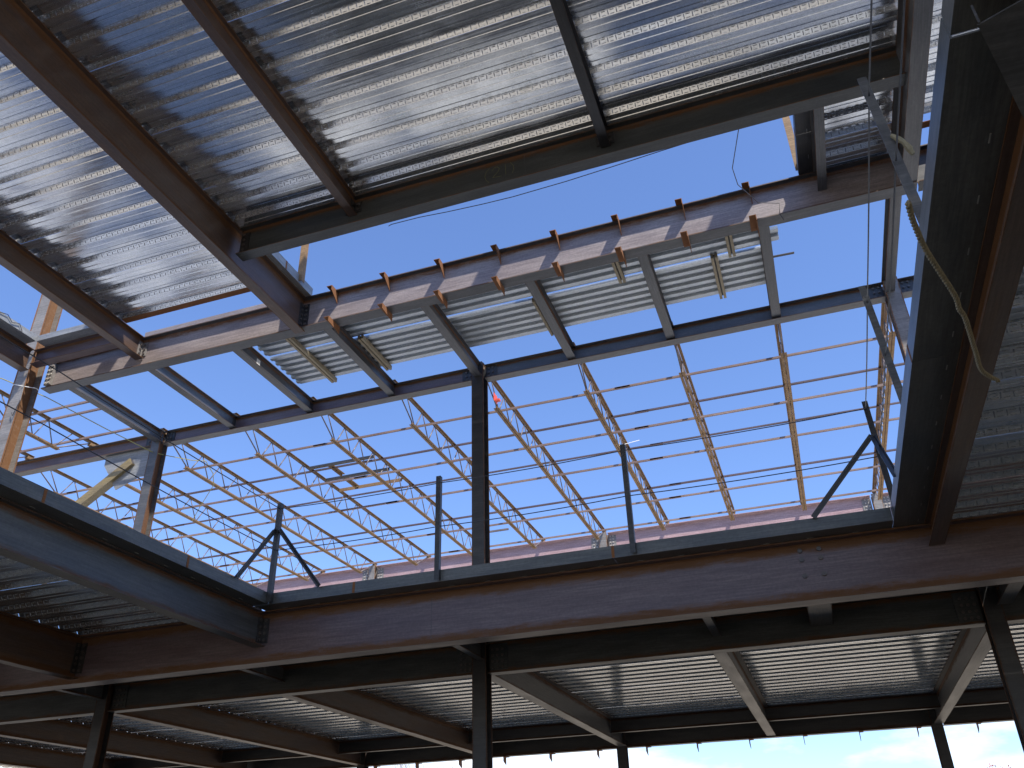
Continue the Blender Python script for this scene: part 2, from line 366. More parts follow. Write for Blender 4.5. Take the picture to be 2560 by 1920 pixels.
# ------------------------------------------------------------------ ribbed deck
def deck_mesh(Ln, ribs, emb=True, depth=.054):
    """one sheet, ribs of 0.3048 m running along x; lowest face at z=0; the rib side that looks toward -y carries pressed marks"""
    b = MB(); P = .3048
    prof = []
    for k in range(ribs):
        y = k*P
        prof += [(y, 0), (y+.052, 0), (y+.058, .008), (y+.072, .008), (y+.078, 0), (y+.130, 0), (y+.166, depth), (y+.195, depth), (y+.200, depth-.006), (y+.210, depth-.006), (y+.215, depth), (y+.264, depth)]
    prof.append((ribs*P-.002, 0))
    n = len(prof)
    b.add([(x, y, z) for x in (0, Ln) for (y, z) in prof], [(i, i+1, n+i+1, n+i) for i in range(n-1)])
    if emb:
        for k in range(ribs):
            y0, z0, y1, z1 = k*P+.264, depth, (k+1)*P, 0.
            nn = Vector((0, z1-z0, -(y1-y0))).normalized()
            if nn.z > 0: nn = -nn
            def pt(x, t, h): q = Vector((x, y0+(y1-y0)*t, z0+(z1-z0)*t))+nn*h; return tuple(q)
            q = random.random()*.05+.03
            while q < Ln-.06:
                for (xa, xb, ta, tb, vert) in ((q, q+.009, .14, .86, 1), (q+.024, q+.064, .16, .28, 0), (q+.024, q+.064, .72, .84, 0)):
                    h = .006
                    if vert: R = [pt((xa+xb)/2, ta+.1, h), pt((xa+xb)/2, tb-.1, h)]
                    else: R = [pt(xa+.006, (ta+tb)/2, h), pt(xb-.006, (ta+tb)/2, h)]
                    B = [pt(xa, ta, 0), pt(xb, ta, 0), pt(xb, tb, 0), pt(xa, tb, 0)]
                    if vert: F = [(0,1,4),(1,2,5,4),(2,3,5),(3,0,4,5)]
                    else: F = [(3,0,4),(0,1,5,4),(1,2,5),(2,3,4,5)]
                    b.add(B+R, F)
                q += .085
    me = b.mesh('deck_panel', M['deck']); return me
_dm = {}
def deck(label, x_cuts, y0, y1, z, group=None, emb=True, phase=0., name='metal_deck'):
    P = .3048*3
    t = thing(name, label, 'metal deck', ((x_cuts[0]+x_cuts[-1])/2, (y0+y1)/2, z+ZC), 0, group)
    for i in range(len(x_cuts)-1):
        Ln = x_cuts[i+1]-x_cuts[i]-.006; y = y0
        while y < y1-.1:
            ribs = min(3, max(1, int(round((y1-y)/.3048))))
            key = (round(Ln, 3), ribs, emb)
            if key not in _dm: _dm[key] = deck_mesh(Ln, ribs, emb)
            o = link('deck_panel', _dm[key], t, (x_cuts[i]+.003-t.location.x, y-t.location.y, .002+random.uniform(0, .0015)))
            y += ribs*.3048
    return t
yR = 3.2115-.3048*3*8
deck('shiny galvanised floor deck over the far upper left bay, ending at a rusty edge angle', [-8.74, -5.885], yR, yR+.3048*39, ZR)
deck('shiny galvanised floor deck above the girder chalked (21), carried by two slim beams', [-5.885, -1.08, 2.0], yR, yR+.3048*36, ZR)
deck('strip of galvanised deck between the upright grey beam and the right edge beam', [2.13, 6.4, 10.5, 14.8, 19, 24], yR, yR+.3048*39, ZR)
deck('small galvanised deck bay beside the narrow opening edge, under the upper right girder', [1.2, 2.0], 6.87, 6.87+.3048*5, ZR)
deck('dark deck of the lower floor at the left, behind the big purple girder', [-20.2, -14.6, -8.71, -6.0], 8.43-.3048*45, 8.43, ZA)
deck('dark deck of the lower floor at the right, under the rope end', [1.33, 4.4, 10.6, 16, 24], 8.43-.3048*45, 8.43, ZA)
deck('galvanised deck of the lower floor behind the camera side of the opening', [-5.95, 1.3], 8.43-.3048*48, 8.43-.3048*39, ZA, emb=False)
deck('long ribbed deck of the lower floor running back to the outer edge girder', [-20.2, -16.77, -13.63, -10.5, -7.34, -4.2, -1.08, 2.08, 5.2, 10.6, 17, 24], 8.64, 8.64+.3048*35, ZA)

# roof deck sheets over the short beams beyond the clip girder
def roof_sheet(x0, x1, y0, ribs):
    b = MB(); prof = []
    for k in range(ribs):
        y = y0+k*.1524
        prof += [(y, .038), (y+.012, 0.), (y+.076, 0.), (y+.092, .038), (y+.118, .038), (y+.122, .034), (y+.130, .034), (y+.134, .038)]
    if y0 > 9.5: prof[0] = (y0+.008, .042)
    prof.append((y0+ribs*.1524, .038)); n = len(prof)
    b.add([(x, y, z+ZR+.002) for x in (x0, x1) for (y, z) in prof], [(i, i+1, n+i+1, n+i) for i in range(n-1)])
    return b
t = thing('metal_deck', 'pale ribbed roof deck laid loose over the short beams beyond the clip girder', 'metal deck', (-3.4, 9.6, ZR+ZC))
for (xa, xb) in ((-7.22, -4.2), (-4.18, -1.1), (-1.08, .46)):
    world_part(t, 'deck_panel', roof_sheet(xa, xb, 8.72, 5), M['roofdeck'])
    world_part(t, 'deck_panel', roof_sheet(xa, xb, 9.503, 6), M['roofdeck'])
world_part(t, 'deck_panel', roof_sheet(.47, .64, 9.17, 2), M['roofdeck'], label='short stub of pale roof deck past the last beam')

# ------------------------------------------------------------------ upper level beams
B = {}
B['main'] = beam('y', -5.89, -5, 8.345, ZR, .55, .145, 'brown', 'deep rusty beam crossing the upper left deck down to the clip girder')
clip_angle_y(B['main'], -5.89, 8.35, ZR-.46, ZR-.08, .0105, 'dark')
edge_plate(B['main'], 'y', -5.73, -5.86, 6.87, 8.30, ZR, .14, (7.62,), 'plate_light')
q = MB(); q.bar((-5.815, 7.2, ZR-.548), (-5.815, 8.1, ZR-.548), .012, .004)
B['slim2'] = beam('y', -4.22, -5, 6.76, ZR, .25, .11, 'brown', 'slim brown beam under the deck, second of those meeting the chalked girder')
clip_angle_y(B['slim2'], -4.22, 6.764, ZR-.21, ZR-.05, .007, 'dark')
B['slim3'] = beam('y', -1.08, -5, 6.76, ZR, .25, .11, 'dark', 'slim dark beam under the deck, the one nearest the guard cables')
clip_angle_y(B['slim3'], -1.08, 6.764, ZR-.21, ZR-.05, .007, 'dark')
B['left'] = beam('y', -8.675, -5, 8.345, ZR, .34, .14, 'brown', 'brown beam at the left picture edge, its end sunlit')
clip_angle_y(B['left'], -8.675, 8.35, ZR-.30, ZR-.06, .0075, 'litcol')
B['upright'] = beam('y', 2.065, -5, 8.3, ZR, .5, .17, 'column', 'grey beam near the two guard cables, standing out against the deck strip at upper right', mf='column')
B['stub'] = beam('y', 1.17, 6.86, 8.345, ZR, .25, .105, 'column', 'short beam edging the sky opening beside the small deck bay')
edge_plate(B['stub'], 'y', .95, 1.14, 6.87, 8.28, ZR, .12, (7.6,), 'dark')
B['leftg'] = beam('y', -10.455, 0, 7.95, ZR, .37, .15, 'brown', 'girder at the far left with a bright edge plate, running to the tall rusty column')
edge_plate(B['leftg'], 'y', -10.18, -10.40, 2, 7.78, ZR, .10, (5.4,), 'plate_light')
B['leftx'] = beam('x', 8.02, -10.4, -8.745, ZR, .25, .14, 'purple', 'short girder with a bright edge plate between the tall rusty column and a brown beam')
edge_plate(B['leftx'], 'x', 7.78, 7.97, -10.18, -8.75, ZR, .10, (), 'plate_light')
names = ['bare beam ending at the braced column, first from the left', 'bare beam with a sunlit strip on its web, second from the left column',
         'bare beam with a small pale sticker on its web, beside the roof deck end', 'beam under the pale roof deck flanked by two timber battens',
         'beam that meets the roof girder at the middle column', 'beam under the pale roof deck with a timber batten along its left side',
         'beam under the pale roof deck between two short timber battens', 'beam at the far end of the pale roof deck', 'beam that meets the roof girder at the sunlit right column', 'beam behind the dark edge beam, right of the sunlit column']
for k in range(10):
    x = -10.44+1.557*k
    t = beam('y', x, 8.375, 10.985, ZR, .215, .13, 'grey', names[k], group='short beams between the clip girder and the roof girder')
    b = MB(); b.box(x+.005, x+.014, 10.9, 10.985, ZR-.19, ZR-.03, .4)
    world_part(t, 'connection_plate', b, M['dark'])
    B['f%d' % k] = t
p = MB(); p.box(B['f2'].location.x+.0035, B['f2'].location.x+.0045, 9.33, 9.42, ZR-.15, ZR-.06); world_part(B['f2'], 'sticker', p, M['white'])
B['g21'] = beam('x', 6.77, -5.81, 1.98, ZR, .42, .16, 'green', 'grey green girder with chalk mark (21) at the edge of the upper deck', 'steel girder')
shear_tab_x(B['g21'], -5.81, 6.77, ZR-.36, ZR-.06, 'dark', 'bolt', 1, 1, .008)
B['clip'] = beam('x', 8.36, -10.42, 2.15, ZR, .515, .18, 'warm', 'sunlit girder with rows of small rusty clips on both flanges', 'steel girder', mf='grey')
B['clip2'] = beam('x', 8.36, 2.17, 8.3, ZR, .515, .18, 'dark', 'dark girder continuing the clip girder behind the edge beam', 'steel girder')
for nm, xs, lab in (('C0', (-20, -10.6), 'roof girder left of the braced column, with sunlit patches on its web'), ('C1', (-10.36, -4.33), 'roof girder between the braced column and the middle column'),
                    ('C2', (-4.11, 1.95), 'roof girder between the middle column and the sunlit right column'), ('C3', (2.17, 8.3), 'roof girder right of the sunlit column')):
    B[nm] = beam('x', 11.0, xs[0], xs[1], ZR, .25, .16, 'purple' if nm != 'C2' else 'grey', lab, 'steel girder', mf='column')
for nm, xs, lab in (('D0', (-20, -10.62), 'far pink girder under the joist ends, left length'), ('D1', (-10.38, -4.36), 'far pink girder under the joist ends, middle length behind the corner post'),
                    ('D2', (-4.12, 1.92), 'far pink girder under the joist ends, right length behind the dark upright'), ('D3', (2.16, 8.3), 'far pink girder length hidden mostly by the edge beam')):
    B[nm] = beam('x', 19.4, xs[0], xs[1], ZR, .55, .20, 'pink', lab, 'steel girder')
    for x, s in ((xs[0], 1), (xs[1], -1)): shear_tab_x(B[nm], x, 19.4, ZR-.50, ZR-.06, 'litcol', 'boltlit', 2, s)
for nm in ('C0', 'C1', 'C2', 'C3'):
    x0 = {'C0': -20, 'C1': -10.36, 'C2': -4.11, 'C3': 2.17}[nm]; x1 = {'C0': -10.6, 'C1': -4.33, 'C2': 1.95, 'C3': 8.3}[nm]
    if nm != 'C0': shear_tab_x(B[nm], x0, 11.0, ZR-.235, ZR-.015, 'dark', 'bolt', 2, 1)
    if nm != 'C3': shear_tab_x(B[nm], x1, 11.0, ZR-.235, ZR-.015, 'dark', 'bolt', 2, -1)
# clip girder details
CX = [-5.34+.8143*k for k in range(8)]
for x in CX:
    b = MB()   # angle on the top flange edge: flat leg and a tapering upright leg
    b.box(x-.078, x, 8.165, 8.268, ZR-.002, ZR+.007, .8)
    b.prism([(8.165, ZR+.007), (8.165, ZR-.07), (8.268, ZR-.145), (8.345, ZR-.20), (8.345, ZR-.017), (8.269, ZR-.017), (8.269, ZR+.007)], 'x', x, x+.008, .8)
    world_part(B['clip'], 'clip', b, M['rusty'])
    b = MB()
    b.box(x-.075, x, 8.165, 8.46, ZR-.525, ZR-.517, .8)
    b.prism([(8.165, ZR-.517), (8.165, ZR-.60), (8.46, ZR-.63), (8.46, ZR-.517)], 'x', x, x+.008, .8)
    world_part(B['clip'], 'clip', b, M['rusty'])
b = MB(); b.prism([(8.272, ZR+.001), (8.282, ZR+.001), (8.282, ZR+.075), (8.272, ZR+.075)], 'x', -8.6, -5.97, .38)
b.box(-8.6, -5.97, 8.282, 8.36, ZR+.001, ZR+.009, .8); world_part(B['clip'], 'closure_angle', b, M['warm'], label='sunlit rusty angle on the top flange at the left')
b = MB(); b.box(-10.42, -10.30, 8.30, 8.352, ZR-.44, ZR-.06, .3); world_part(B['clip'], 'connection_angle', b, M['litcol'])
b = MB()
for r in range(5):
    for xx in (-10.39, -10.33): b.bolt((xx, 8.30, ZR-.41+.076*r), (0,-1,0))
world_part(B['clip'], 'bolt_rows', b, M['boltlit'], stuff=True)
# deck edge angle of the upper left bay
b = MB(); b.prism([(7.78, ZR-.002), (7.88, ZR-.002), (7.88, ZR+.006), (7.79, ZR+.006), (7.79, ZR+.07), (7.78, ZR+.07)], 'x', -8.6, -5.97, .8)
o = build('deck_edge_angle', b, M['rusty'], None, (0,0,ZC)); tag(o, 'rusty angle along the far edge of the upper left deck', 'edge angle')
b = MB(); b.prism([(7.90, ZR-.002), (8.0, ZR-.002), (8.0, ZR+.08), (7.99, ZR+.08), (7.99, ZR+.006), (7.90, ZR+.006)], 'x', 2.2, 6, .8)
o = build('deck_edge_angle', b, M['rusty'], None, (0,0,ZC)); tag(o, 'rusty angle at the end of the deck strip by the grey beam', 'edge angle')
# chalk writing (21)
def chalk(pts):
    b = MB(); 
    for (p, q) in zip(pts, pts[1:]):
        b.bar((p[0], 6.765-.0009-.004, p[1]), (q[0], 6.765-.0009-.004, q[1]), .006, .0012, up=(0,1,0))
    return b
y0c = -.0046
for st in ([(-2.455,7.115),(-2.50,7.06),(-2.515,7.0),(-2.50,6.94),(-2.465,6.895)], [(-2.425,7.06),(-2.40,7.10),(-2.36,7.105),(-2.335,7.07),(-2.35,7.03),(-2.42,6.955),(-2.31,6.945)],
           [(-2.262,7.11),(-2.258,6.95)], [(-2.20,7.12),(-2.165,7.06),(-2.16,7.0),(-2.18,6.945)]):
    world_part(B['g21'], 'chalk_mark', chalk(st), M['chalk'])
b = MB(); b.bar((-2.03, 6.765-.0045, ZR-.03), (-2.02, 6.765-.0045, ZR-.4), .006, .001, up=(0,1,0)); world_part(B['g21'], 'scribe_line', b, M['cable'])

# ------------------------------------------------------------------ lower level beams
B['purple'] = beam('x', 8.52, -20, 10.5, ZA, .59, .22, 'purple', 'big purple girder across the picture under the opening edge', 'steel girder')
edge_plate(B['purple'], 'x', 8.205, 8.50, -5.95, .963, ZA, .13, (-4.68, -1.71), 'plate')
b = MB(); b.bar((-3.86, 8.514-.0005, ZA-.07), (-3.86, 8.514-.0005, ZA-.52), .005, .001, up=(0,1,0)); world_part(B['purple'], 'scribe_line', b, M['cable'])
for (x, z) in ((.09, 2.70), (.27, 2.70), (.09, 2.61), (.27, 2.61), (.09, 2.45), (.27, 2.45)):
    b = MB(); b.bolt((x, 8.514, z), (0,-1,0), .024, .02); world_part(B['purple'], 'bolt', b, M['bolt'])
B['darkleft'] = beam('y', -6.045, -5, 8.51, ZA, .39, .15, 'grey', 'dark beam edging the opening at lower left with an edge plate on top')
edge_plate(B['darkleft'], 'y', -5.77, -6.0, -5, 8.19, ZA, .13, (1.5, 4.9, 6.75), 'plate')
clip_angle_y(B['darkleft'], -6.045, 8.512, ZA-.35, ZA-.06, .008, 'dark')
B['farleft'] = beam('y', -8.71, -5, 8.51, ZA, .51, .14, 'brown', 'rusty beam at the lower left edge with pale stains on its web')
clip_angle_y(B['farleft'], -8.71, 8.512, ZA-.45, ZA-.08, .0095, 'dark')
B['right'] = beam('y', 1.31, -5, 8.51, ZA, .19, .137, 'brown', 'shallow dark beam edging the opening at the right, beneath the hanging rope')
edge_plate(B['right'], 'y', .965, 1.30, -5, 8.50, ZA, .13, (2.63, 5.2), 'plate', gap=2.63)
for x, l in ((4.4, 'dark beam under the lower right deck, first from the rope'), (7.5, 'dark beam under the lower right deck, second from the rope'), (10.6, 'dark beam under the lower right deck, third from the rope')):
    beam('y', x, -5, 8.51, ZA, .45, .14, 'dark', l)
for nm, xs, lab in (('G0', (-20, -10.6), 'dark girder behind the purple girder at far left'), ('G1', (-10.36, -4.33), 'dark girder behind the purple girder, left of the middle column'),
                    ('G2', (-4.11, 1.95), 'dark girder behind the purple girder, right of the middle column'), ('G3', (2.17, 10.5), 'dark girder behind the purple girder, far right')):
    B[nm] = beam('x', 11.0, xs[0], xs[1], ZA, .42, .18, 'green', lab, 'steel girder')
    if nm in ('G1', 'G2'):
        for x, s in ((xs[0], 1), (xs[1], -1)): shear_tab_x(B[nm], x, 11.0, ZA-.37, ZA-.03, 'green', 'bolt', 3, s)
gl = ['short beam from the purple girder to the left lower column', 'short beam between the purple and dark girders left of the middle column', 'short beam from the purple girder to the middle column',
      'short beam between the purple and dark girders right of the middle column', 'broad short beam bolted behind the purple girder', 'short beam from the purple girder to the right lower column']
for (x, bw, lab) in zip((-10.5, -7.34, -4.2, -1.06, .195, 2.19), (.1, .1, .1, .1, .265, .16), gl):
    beam('y', x, 8.53, 10.88 if x in (-10.5, -4.2, 2.19) else 10.99, ZA, .24, bw, 'column', lab, group='short beams between the purple and the dark girder')
bl = ['lower floor beam furthest left, near the picture corner', 'lower floor beam next to furthest left', 'lower floor beam from the left lower column to the outer edge', 'lower floor beam between the left and middle columns',
      'lower floor beam from the middle column to the outer edge', 'lower floor beam halfway between the middle and right columns', 'lower floor beam from the right column, leaning the other way', 'lower floor beam beyond the right column']
for (x, lab) in zip((-16.77, -13.63, -10.5, -7.34, -4.18, -1.07, 2.10, 5.2), bl):
    beam('y', x, 11.11, 19.28, ZA, .41, .18, 'brown' if x < -7 else 'column', lab, group='beams under the lower deck behind the columns')
il = 'narrow beam under the far end of the lower deck, '
xs = (-16.77, -13.63, -10.5, -7.34, -4.18, -1.07, 2.10, 5.2)
wh = ('at the far left', 'left of the left column line', 'right of the left column line', 'left of the middle column', 'right of the middle column', 'left of the right column', 'at the far right')
for i in range(7):
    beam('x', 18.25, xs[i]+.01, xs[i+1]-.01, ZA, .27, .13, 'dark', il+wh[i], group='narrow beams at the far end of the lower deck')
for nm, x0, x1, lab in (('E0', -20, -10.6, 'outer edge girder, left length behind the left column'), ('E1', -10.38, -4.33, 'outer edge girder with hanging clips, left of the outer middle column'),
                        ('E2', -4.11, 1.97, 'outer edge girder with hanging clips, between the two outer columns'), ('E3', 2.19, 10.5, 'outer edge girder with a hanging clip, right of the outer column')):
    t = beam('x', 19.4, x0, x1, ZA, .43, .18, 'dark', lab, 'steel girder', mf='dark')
    x = -9.08 + 1.078*0
    for k in range(-8, 20):
        x = -9.08+1.078*k
        if x0+.1 < x < x1-.1 and abs(x-(-1.5)) > -1:
            b = MB(); z = ZA-.43
            b.prism([(19.32, z), (19.32, z-.10), (19.50, z-.17), (19.50, z)], 'x', x, x+.010, .6)
            b.box(x+.010, x+.085, 19.30, 19.52, z-.010, z, .6)
            world_part(t, 'clip', b, M['rusty'])

# ------------------------------------------------------------------ columns
G0 = -ZC
c = column(-4.22, 10.985, G0, ZR+.02, 'dark middle column rising in front of the roof joists', 'dark')
b = MB(); b.box(-4.32, -4.12, 10.873, 10.879, 3.22, 3.24, .5); world_part(c, 'splice_line', b, M['dark'])
b = MB(); b.prism([(-4.29, 3.05), (-4.22, 2.98), (-4.235, 3.3), (-4.28, 3.55)], 'y', 10.868, 10.8795, .2); world_part(c, 'erection_lug', b, M['column'])
b = MB()
for s in (-1, 1): b.box(-4.22+s*.03, -4.22+s*.1, 10.9, 10.95, ZR+.02, ZR+.03, .5)
for s in (-.07, 0, .06): b.bolt((-4.22+s, 10.93, ZR+.02), (0,0,1), .02, .03)
world_part(c, 'cap_bolts', b, M['bolt'], stuff=True)
c1 = column(-10.48, 10.985, ZA+.002, ZR+.02, 'column with a gusset plate and brace at its head, left of the opening')
column(-10.48, 10.985, G0, ZA, 'dark lower column at the left under the purple girder', 'dark')
column(2.06, 10.985, G0, ZA, 'dark lower column at the right, near the corner of the picture', 'dark')  # same column as the lit one above, shade put into its tone
c2 = column(2.06, 10.985, ZA+.002, ZR+.02, 'column whose head is lit by the sun, half behind the right edge beam', 'litcol')
column(8.4, 10.985, G0, ZR, 'column outside the picture on the right'); column(-16.75, 10.985, G0, ZR, 'column at the far left, behind the lower beams')
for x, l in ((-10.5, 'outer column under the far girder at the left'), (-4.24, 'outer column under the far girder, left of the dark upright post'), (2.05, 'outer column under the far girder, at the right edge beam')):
    column(x, 19.4, ZA-.0, ZR+.01, l+', upper storey', 'litcol', .20, .21)
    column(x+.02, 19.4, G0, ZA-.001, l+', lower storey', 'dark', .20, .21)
column(3.62, 19.4, G0, ZA-.44, 'outer column at the bottom right corner of the picture', 'dark')
c = column(-10.53, 8.11, G0, 12.2, 'tall rust streaked column at the left edge, rising past the upper deck', 'litcol', .25, .25)
for x0 in (-10.415, -10.64):
    b = MB(); b.box(x0, x0+.012, 7.982, 7.9846, 3, 11, 1); world_part(c, 'rust_streak', b, M['rusty'])
b = MB(); pts = []
for k in range(25):
    a = 2*math.pi*k/24; pts.append((-10.53+.17*math.cos(a), 8.11+.17*math.sin(a), 6.60+.03*math.sin(a*2)))
b.tube(pts, .006); o = build('wire_loop', b, M['white'], None, (0,0,ZC)); tag(o, 'white wire loop tied round the tall rust streaked column', 'wire')
b = MB(); b.tube([(-10.40, 7.97, 6.58), (-10.36, 7.95, 6.3), (-10.42, 7.95, 6.05), (-10.47, 7.96, 6.12)], .007); o = build('hook_strap', b, M['cable'], None, (0,0,ZC)); tag(o, 'dark strap with a hook hanging on the tall rust streaked column', 'strap')
# gusset and brace
b = MB(); b.prism([(-11.67, ZR-.252), (-10.585, ZR-.252), (-10.585, 6.38), (-10.80, 6.40), (-11.28, 6.22), (-11.49, 6.52), (-11.67, 6.76)], 'y', 10.993, 11.007, .15)
o = world_part(c1, 'gusset_plate', b, M['plate_light'])
t = thing('diagonal_brace', 'square tube brace running down left from the gusset plate', 'brace', (-16.6, 11, 3.1+ZC))
b = MB(); b.bar((-11.0, 11, 6.72), (-16.5, 11, 3.15), .15, .15); world_part(t, 'tube', b, M['brace'])
b = MB(); b.bar((-10.995, 11, 6.7235), (-11.03, 11, 6.70), .128, .128); world_part(t, 'shaded_end', b, M['cable'])  # dark block standing for the shade inside the tube mouth

# ------------------------------------------------------------------ roof joists
top_m, bot_m, rod_m, rod2_m = {}, {}, {}, {}
def chord_mb(y0, y1, z, upside):
    b = MB(); s = 1 if upside else -1
    for sg in (-1, 1):
        a, c_ = sg*.006, sg*.047
        lo, hi = sorted((a, a+sg*.004)); b.box(lo, hi, y0, y1, min(z, z-s*.042), max(z, z-s*.042), .2)
        lo, hi = sorted((a, c_)); b.box(lo, hi, y0, y1, min(z, z+s*.004), max(z, z+s*.004), .2)
    return b
ZT, ZBt = ZR+.085, ZR-.375     # chord working heights
def joist_meshes(Ln):
    r = {}
    r['top'] = chord_mb(-.06, Ln+.06, .085, True).mesh('top_chord', M['ochre'])
    r['bot'] = chord_mb(.72, Ln-.72, -.375, False).mesh('bottom_chord', M['ochre'])
    b = MB(); b.box(-.04, .04, -.07, .09, 0, .05, .2); r['seat'] = b.mesh('bearing_seat', M['ochre'])
    b = MB(); b.tube([(0,0,0), (0,.29,-.435)], .011, 6); r['down'] = b.mesh('web_rod', M['rod'], True)
    b = MB(); b.tube([(0,0,0), (0,.29,.435)], .011, 6); r['up'] = b.mesh('web_rod', M['rod'], True)
    b = MB(); b.tube([(0,.05,.06), (0,.80,-.37)], .012, 6); r['end1'] = b.mesh('web_rod', M['rod'], True)
    b = MB(); b.tube([(0,Ln-.05,.06), (0,Ln-.80,-.37)], .012, 6); r['end2'] = b.mesh('web_rod', M['rod'], True)
    b = MB(); b.tube([(0,.50,.065), (0,.84,-.37)], .011, 6); r['in1'] = b.mesh('web_rod', M['rod'], True)
    b = MB(); b.tube([(0,Ln-.50,.065), (0,Ln-.84,-.37)], .011, 6); r['in2'] = b.mesh('web_rod', M['rod'], True)
    return r
JM = joist_meshes(8.4); JN = joist_meshes(2.6)
def joist(x, y, Ln, meshes, label, group):
    t = thing('roof_joist', label, 'roof joist', (x, y, ZR+ZC), 0, group)
    link('top_chord', meshes['top'], t); link('bottom_chord', meshes['bot'], t)
    link('bearing_seat', meshes['seat'], t); o = link('bearing_seat', meshes['seat'], t, (0, Ln, 0)); o.rotation_euler.z = math.pi
    for k in ('end1', 'end2', 'in1', 'in2'): link('web_rod', meshes[k], t)
    y0 = .86
    n = int(round((Ln-2*y0)/.58)); st = (Ln-2*y0)/n
    for i in range(n):
        o = link('web_rod', meshes['up'], t, (0, y0+i*st, -.37)); o.scale.y = st/2/.29
        o = link('web_rod', meshes['down'], t, (0, y0+i*st+st/2, .065)); o.scale.y = st/2/.29
    return t
JX = [-4.21+1.562*k for k in range(-9, 5)]
jl = ['far left joist, lowest in the picture corner', 'joist far left behind the corner post, outer one', 'joist far left, second from the outer one', 'joist far left, seen low between the brace and the corner post',
      'joist that passes behind the lower left of the braced column', 'joist beside the braced column, crossing under the black guard cables', 'joist just right of the braced column, ending at an outer column', 'joist carrying the left side of the small roof opening frame',
      'joist carrying the right side of the small roof opening frame', 'joist between the opening frame and the middle column', 'joist beside the middle column with a red tape on it', 'joist right of the middle column, crossing the dark upright post',
      'joist second from the right edge beam, third bay', 'joist nearest the right braced corner post'][:14]
jl = ['joist at the far left picture corner, outermost', 'joist second from the far left picture corner', 'joist third from the far left picture corner', 'joist low at left, seen under the yellow brace', 'joist running behind the foot of the braced column',
      'joist that starts at the braced column head', 'joist carrying the left ends of the small roof opening frame', 'joist carrying the right ends of the small roof opening frame', 'joist midway between the opening frame and the middle column',
      'joist right behind the middle column with red tape on it', 'joist that passes behind the dark upright post', 'joist second from the sunlit right column', 'joist nearest the braced post in the right corner', 'joist at the sunlit right column, seen edge on']
# the numbering of the grid: -4.21 is behind the middle column
lab = {-8: jl[1], -7: jl[2], -6: jl[3], -5: jl[4], -4: jl[5], -3: jl[6], -2: jl[7], -1: jl[8], 0: jl[9], 1: jl[10], 2: jl[11], 3: jl[12], 4: jl[13], 5: 'joist beyond the sunlit right column, hidden by the edge beam', -9: jl[0]}
for k in range(-9, 6):
    joist(-4.21+1.5625*k, 11.0, 8.4, JM, lab[k], 'open web joists of the roof beyond the opening')
nl = ['short joist just left of the tall rust streaked column', 'short joist second left of the tall rust streaked column', 'short joist furthest left of the tall rust streaked column']
for k in range(3):
    joist(-12.03-1.5*k, 8.36, 2.6, JN, nl[k], 'short joists left of the tall column')
for y, zz_, wd, lb in ((11.86, -.372, .032, 'bridging angle on the joist bottoms nearest the roof girder'), (13.4, -.372, .034, 'pale bridging angle under the joists, first full row'), (13.57, .045, .05, 'thick dark bridging angle on the joist tops, first full row'),
                      (14.79, -.372, .034, 'pale bridging angle under the joists, second row'), (15.01, .045, .042, 'bridging angle on the joist tops, second row'), (16.85, -.372, .034, 'pale bridging angle under the joists, third row'),
                      (17.13, .045, .05, 'thick dark bridging angle on the joist tops, third row'), (18.14, -.372, .034, 'bridging angle on the joist bottoms nearest the far pink girder')):
    t = thing('bridging_line', lb, 'bridging', (-6, y, ZR+zz_+ZC), 0, 'bridging angles across the roof joists')
    for i in range(5):
        xa, xb = -19+5.6*i, -19+5.6*(i+1)+(.25 if i < 4 else -.2); dz = .006*(i % 2)
        b = MB(); z = ZR+zz_+dz
        if zz_ < 0: b.prism([(y, z), (y+wd, z), (y+wd, z+.004), (y+.004, z+.004), (y+.004, z+wd), (y, z+wd)], 'x', xa, xb, .3)
        else: b.prism([(y, z), (y+wd, z), (y+wd, z+wd), (y+wd-.004, z+wd), (y+wd-.004, z+.004), (y, z+.004)], 'x', xa, xb, .3)
        world_part(t, 'bridging_angle', b, M['bridge' if zz_ < 0 else 'bridgeshade'])
for y, z, lb in ((9.60, .04, 'upper bridging angle of the short joists at the left column'), (9.88, .04, 'second bridging angle of the short joists at the left column'), (10.62, .0, 'pale bridging angle of the short joists nearest the roof girder')):
    b = MB(); b.prism([(y, ZR+z), (y+.035, ZR+z), (y+.035, ZR+z+.004), (y+.004, ZR+z+.004), (y+.004, ZR+z+.035), (y, ZR+z+.035)], 'x', -17, -10.5, .3)
    tag(build('bridging_line', b, M['bridge'], None, (0,0,ZC)), lb, 'bridging', 'bridging angles of the short joists')
t = thing('opening_frame', 'small ladder shaped frame of angles for a roof opening between two joists', 'opening frame', (-8.1, 14, ZR+ZC))
for (y, x0, x1, mm) in ((13.33, -8.84, -7.37, 'grey'), (13.97, -8.84, -7.37, 'grey'), (14.61, -8.84, -7.37, 'ochre')):
    b = MB(); b.prism([(y, ZR), (y+.07, ZR), (y+.07, ZR+.076), (y+.064, ZR+.076), (y+.064, ZR+.006), (y, ZR+.006)] if mm == 'grey' else [(y, ZR), (y+.006, ZR), (y+.006, ZR+.07), (y+.07, ZR+.07), (y+.07, ZR+.076), (y, ZR+.076)], 'x', x0, x1, .3); world_part(t, 'cross_angle', b, M['dark' if mm == 'grey' else mm])
for (x, y0, y1) in ((-8.38, 13.41, 13.96), (-8.40, 14.05, 14.60)):
    b = MB(); b.box(x-.035, x+.035, y0, y1, ZR+.06, ZR+.068, .1); b.box(x-.035, x-.029, y0, y1, ZR, ZR+.06, .1); world_part(t, 'side_angle', b, M['ochre'])
b = MB(); b.box(-4.175, -4.165, 11.50, 11.66, 6.86, 7.0); b.box(-4.165, -4.09, 11.55, 11.62, 6.87, 6.9)
